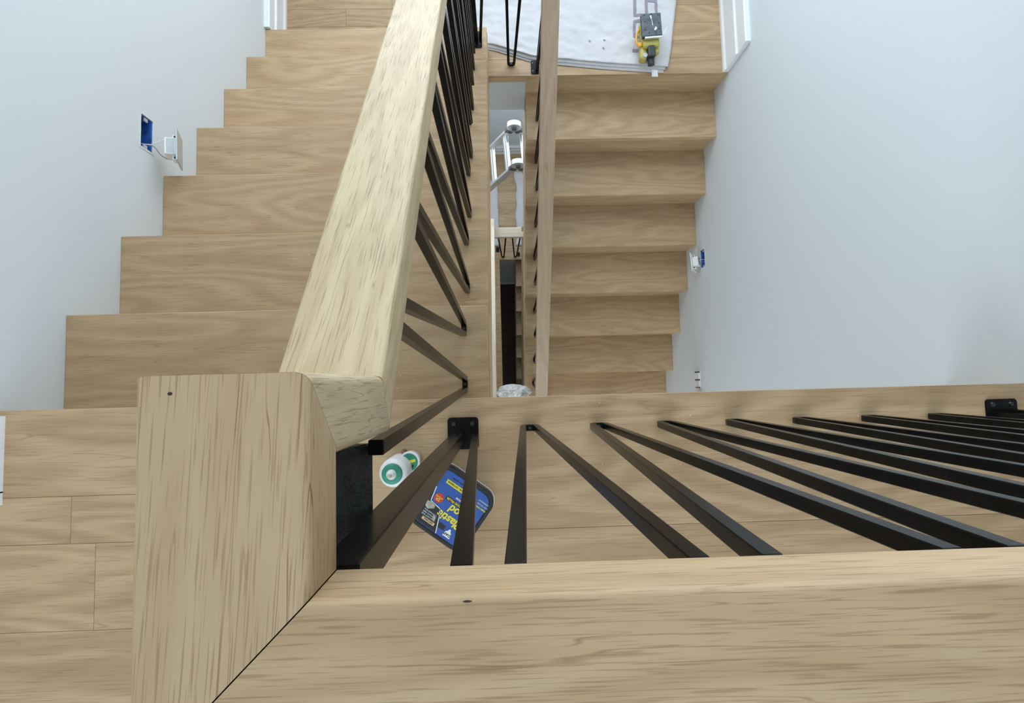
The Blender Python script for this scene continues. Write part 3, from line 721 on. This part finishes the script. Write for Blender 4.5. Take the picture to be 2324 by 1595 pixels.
# ------------------------------------------------------------------ things on the top landing behind the balusters
# tub of wood filler
tub = empty('filler_tub', (-.111, -.2096, 0), R(144)); tag(tub, 'wood filler tub with blue and black label lying on the landing behind the balusters', 'tub')
def rr_prism(name, levels, mat, parent, seg=6):
    """levels: (w,d,r,z)"""
    vs, fs = [], []; n = 4*(seg+1)
    for w, d, r_, z in levels: vs += [(a, b, z) for a, b in rrect(w, d, r_, seg)]
    for j in range(len(levels)-1):
        for i in range(n): fs.append((j*n+i, j*n+(i+1) % n, (j+1)*n+(i+1) % n, (j+1)*n+i))
    fs.append(tuple(range(n))[::-1]); fs.append(tuple(range((len(levels)-1)*n, len(levels)*n)))
    o = poly(name, vs, fs, mat, parent)
    return o
TW, TD, TZ = .147, .147, .055
rr_prism('tub_body', [(TW-.012, TD-.012, .026, 0), (TW-.001, TD-.001, .029, .02), (TW+.003, TD+.003, .03, .024), (TW+.003, TD+.003, .03, .028)], white_pl, tub)
lid = rr_prism('lid', [(TW, TD, .029, .028), (TW, TD, .029, TZ-.004), (TW-.003, TD-.003, .028, TZ-.001), (TW-.014, TD-.014, .024, TZ-.001), (TW-.017, TD-.017, .023, TZ-.003)], lab_black, tub)
def flat(name, pts, z, mat, parent): return poly(name, [(a, b, z) for a, b in pts], [tuple(range(len(pts)))], mat, parent)
LZ = TZ-.0026
flat('label', rrect(TW-.020, TD-.020, .021, 6), LZ, lab_blue, lid)

def text(name, body, x, y, size, z, mat, parent, align='LEFT', shear=0, sx=1.0):
    c = bpy.data.curves.new(name, 'FONT'); c.body = body; c.size = size; c.align_x = align; c.shear = shear; c.offset = size*.028
    tmp = bpy.data.objects.new('tmp', c); COL.objects.link(tmp)
    bpy.context.view_layer.update()
    me = bpy.data.meshes.new_from_object(tmp.evaluated_get(bpy.context.evaluated_depsgraph_get()))
    bpy.data.objects.remove(tmp); bpy.data.curves.remove(c)
    for v in me.vertices: v.co = Vector((x+v.co.x*sx, y+v.co.y, z))
    me.materials.clear()
    return link(name, me, mat, parent)
def rect(x0, x1, y0, y1): return [(x0, y0), (x1, y0), (x1, y1), (x0, y1)]
l1, l2, l3 = LZ+.0003, LZ+.0006, LZ+.0009
# black corner panel with white outline on the upper right of the label
flat('label_panel', [(.0524, -.0192), (.046, .0115), (.0188, .0156), (.0111, .0307), (-.002, .0625), (.044, .0625), (.057, .0585), (.0625, .046), (.0625, -.0192)], l1, lab_black, lid)
wl = [(.0524, -.0192), (.046, .0115), (.0188, .0156), (.0111, .0307), (-.002, .0625)]
for a, b in zip(wl[:-1], wl[1:]):
    d = (Vector(b)-Vector(a)).normalized(); nr = Vector((-d.y, d.x))*.0009; e = d*.0006
    flat('label_outline', [Vector(a)-e+nr, Vector(b)+e+nr, Vector(b)+e-nr, Vector(a)-e-nr], l2, lab_white, lid)
text('lettering', 'Plastic', .0185, .0160, .0245, l2, lab_yel, lid, 'RIGHT', .15, .95)
text('lettering', 'Wood', .0035, -.0062, .0245, l2, lab_yel, lid, 'RIGHT', .15, .95)
flat('label_panel', rect(-.0125, .0065, .0385, .0495), l1, lab_black, lid)
flat('logo_patch', [(-.0335, .0575), (-.0155, .0575), (-.0175, .0470), (-.0215, .0435), (-.0225, .0395), (-.0265, .0395), (-.0275, .0435), (-.0315, .0470)], l2, lab_white, lid)
text('lettering', 'DAP', -.0245, .0492, .0082, l3, lab_black, lid, 'CENTER')
flat('label_seal', [(.0345+.0105*math.cos(i*math.pi/12), -.0022+.0105*math.sin(i*math.pi/12)) for i in range(24)], l2, lab_red, lid)
text('lettering', '2X', .0345, -.0015, .0085, l3, lab_yel, lid, 'CENTER')
text('lettering', 'STRONGER', .0345, -.0055, .0034, l3, lab_yel, lid, 'CENTER')
flat('label_panel', rect(-.030, .0225, -.0165, -.0085), l1, lab_black, lid)
text('lettering', 'WOOD FILLER', .0205, -.0147, .0066, l2, lab_yel, lid, 'RIGHT')
text('lettering', 'ALL PURPOSE', .0040, -.0245, .0050, l2, lab_white, lid, 'RIGHT')
flat('label_panel', rect(-.030, .041, -.0465, -.0375), l1, lab_yel, lid)
text('lettering', 'INTERIOR / EXTERIOR', .0385, -.0442, .0056, l2, lab_black, lid, 'RIGHT')
text('lettering', 'SANDS  STAINS  PAINTS', .0330, -.0555, .0045, l2, lab_black, lid, 'RIGHT')
text('lettering', 'DRIES HARD', -.0395, -.0350, .0046, l2, lab_yel, lid, 'RIGHT')
text('lettering', 'EASY TO USE', -.0395, -.0420, .0046, l2, clear_pl, lid, 'RIGHT')
text('lettering', 'NO SHRINKING', -.0385, -.0490, .0046, l2, clear_pl, lid, 'RIGHT')
flat('label_swatch', rect(.0105, .0415, .0475, .0540), l2, lab_tan, lid)
text('lettering', 'NATURAL', .0260, .0488, .0052, l3, lab_black, lid, 'CENTER')
flat('label_swatch', [(.032, .0135), (.040, .0125), (.052, .0150), (.050, .0270), (.042, .0300), (.036, .0260), (.030, .0215)], l2, lab_grey, lid)
flat('label_swatch', [(.016, .0360), (.024, .0330), (.022, .0440), (.014, .0455)], l2, lab_grey, lid)
for i, w in enumerate((.026, .030, .024)):
    text('lettering', ('CONTAINS REAL', 'WOOD FIBER', 'SOLVENT BASE')[i], .0480, .0315+i*.0052, .0042, l2, clear_pl, lid, 'RIGHT')
# glue bottle, seen from above: shoulder, green cap ring and nozzle
gb = empty('glue_bottle', (-.2285, -.1265, 0)); tag(gb, 'white glue bottle with green top and pointed nozzle standing behind the balusters', 'bottle')
lathe('bottle_body', [(.029, 0), (.0305, .004), (.0305, .075), (.0295, .084), (.025, .090), (.021, .093)], white_pl, gb, 36)
lathe('cap', [(.0215, .0915), (.0215, .097), (.0195, .099), (.009, .1005)], green_pl, gb, 36)
lathe('nozzle', [(.0105, .100), (.0105, .104), (.009, .108), (.004, .122), (.0015, .124)], white_pl, gb, 24)
lathe('glue_crust', [(.005, .1185), (.0048, .1235), (.0025, .1262), (.0005, .127)], putty, gb, 14)
tp = empty('tape_roll', (-.204, -.1125, 0)); tag(tp, 'small white round pot with green and yellow lid behind the glue bottle', 'pot')
lathe('pot_body', [(.019, 0), (.022, .004), (.022, .024), (.0235, .026), (.0235, .033), (.022, .0345), (.0195, .0345), (.0193, .0335)], white_pl, tp, 32)
flat('label', [(.0190*math.cos(i*math.pi/14), .0190*math.sin(i*math.pi/14)) for i in range(28)], .0340, green_pl, tp)
flat('label_band', [(-.013, -.006), (.014, .001), (.013, .007), (-.014, .001)], .0343, lab_yel, tp)
flat('label_mark', [(-.008, -.012), (.008, -.013), (.010, -.006), (-.006, -.007)], .0343, lab_black, tp)
tp.name = 'filler_pot'
dw = empty('wood_plug', (-.2205, -.0925, 0)); tag(dw, 'tiny brown wood plug standing beside the glue bottle', 'plug')
plug_m = wood('plug wood', 'Z', (.26, .16, .08), rings=.2, pores=.3)
lathe('plug_body', [(.0052, 0), (.0055, .001), (.0055, .010), (.0045, .0115)], plug_m, dw, 14)
lathe('plug_tip', [(.0036, .0113), (.0036, .020), (.0028, .021)], plug_m, dw, 12)
# sawdust crumbs lying on the first treads
bm = bmesh.new(); rnd = random.Random(3)
for i in range(70):
    tr = rnd.choice((0, 1, 1, 1, 2, 2)); x = rnd.uniform(-.6, -.05); y = rnd.uniform((tr-1)*g+.02, tr*g-.02) if tr else rnd.uniform(-.16, .01)
    if tr == 0: x = rnd.uniform(-.05, .9)
    r_ = rnd.uniform(.0006, .0017); M = Matrix.Translation((x, y, -tr*h+r_*.5)) @ Matrix.Rotation(rnd.uniform(0, 3), 4, 'Z') @ Matrix.Diagonal((r_*rnd.uniform(.6, 1.8), r_, r_*.5, 1))
    bmesh.ops.create_icosphere(bm, subdivisions=1, radius=1, matrix=M)
tag(bm_obj('sawdust', bm, plain('sawdust crumbs', (.75, .66, .5), .9), None), 'pale sawdust crumbs scattered on the treads and landing edge', 'sawdust', kind='stuff')

# put every thing's empty at the base of the thing
bpy.context.view_layer.update()
for o in list(S.objects):
    if o.type != 'EMPTY' or o.parent or o.location.length > 1e-9 or 'kind' in o: continue
    if abs(o.rotation_euler.x)+abs(o.rotation_euler.y)+abs(o.rotation_euler.z) > 1e-9: continue
    pts = [c.matrix_world @ Vector(v) for c in o.children for v in c.bound_box]
    if not pts: continue
    base = Vector(((min(p.x for p in pts)+max(p.x for p in pts))/2, (min(p.y for p in pts)+max(p.y for p in pts))/2, min(p.z for p in pts)))
    o.location = base
    for c in o.children: c.location = c.location-base
bpy.context.view_layer.update()
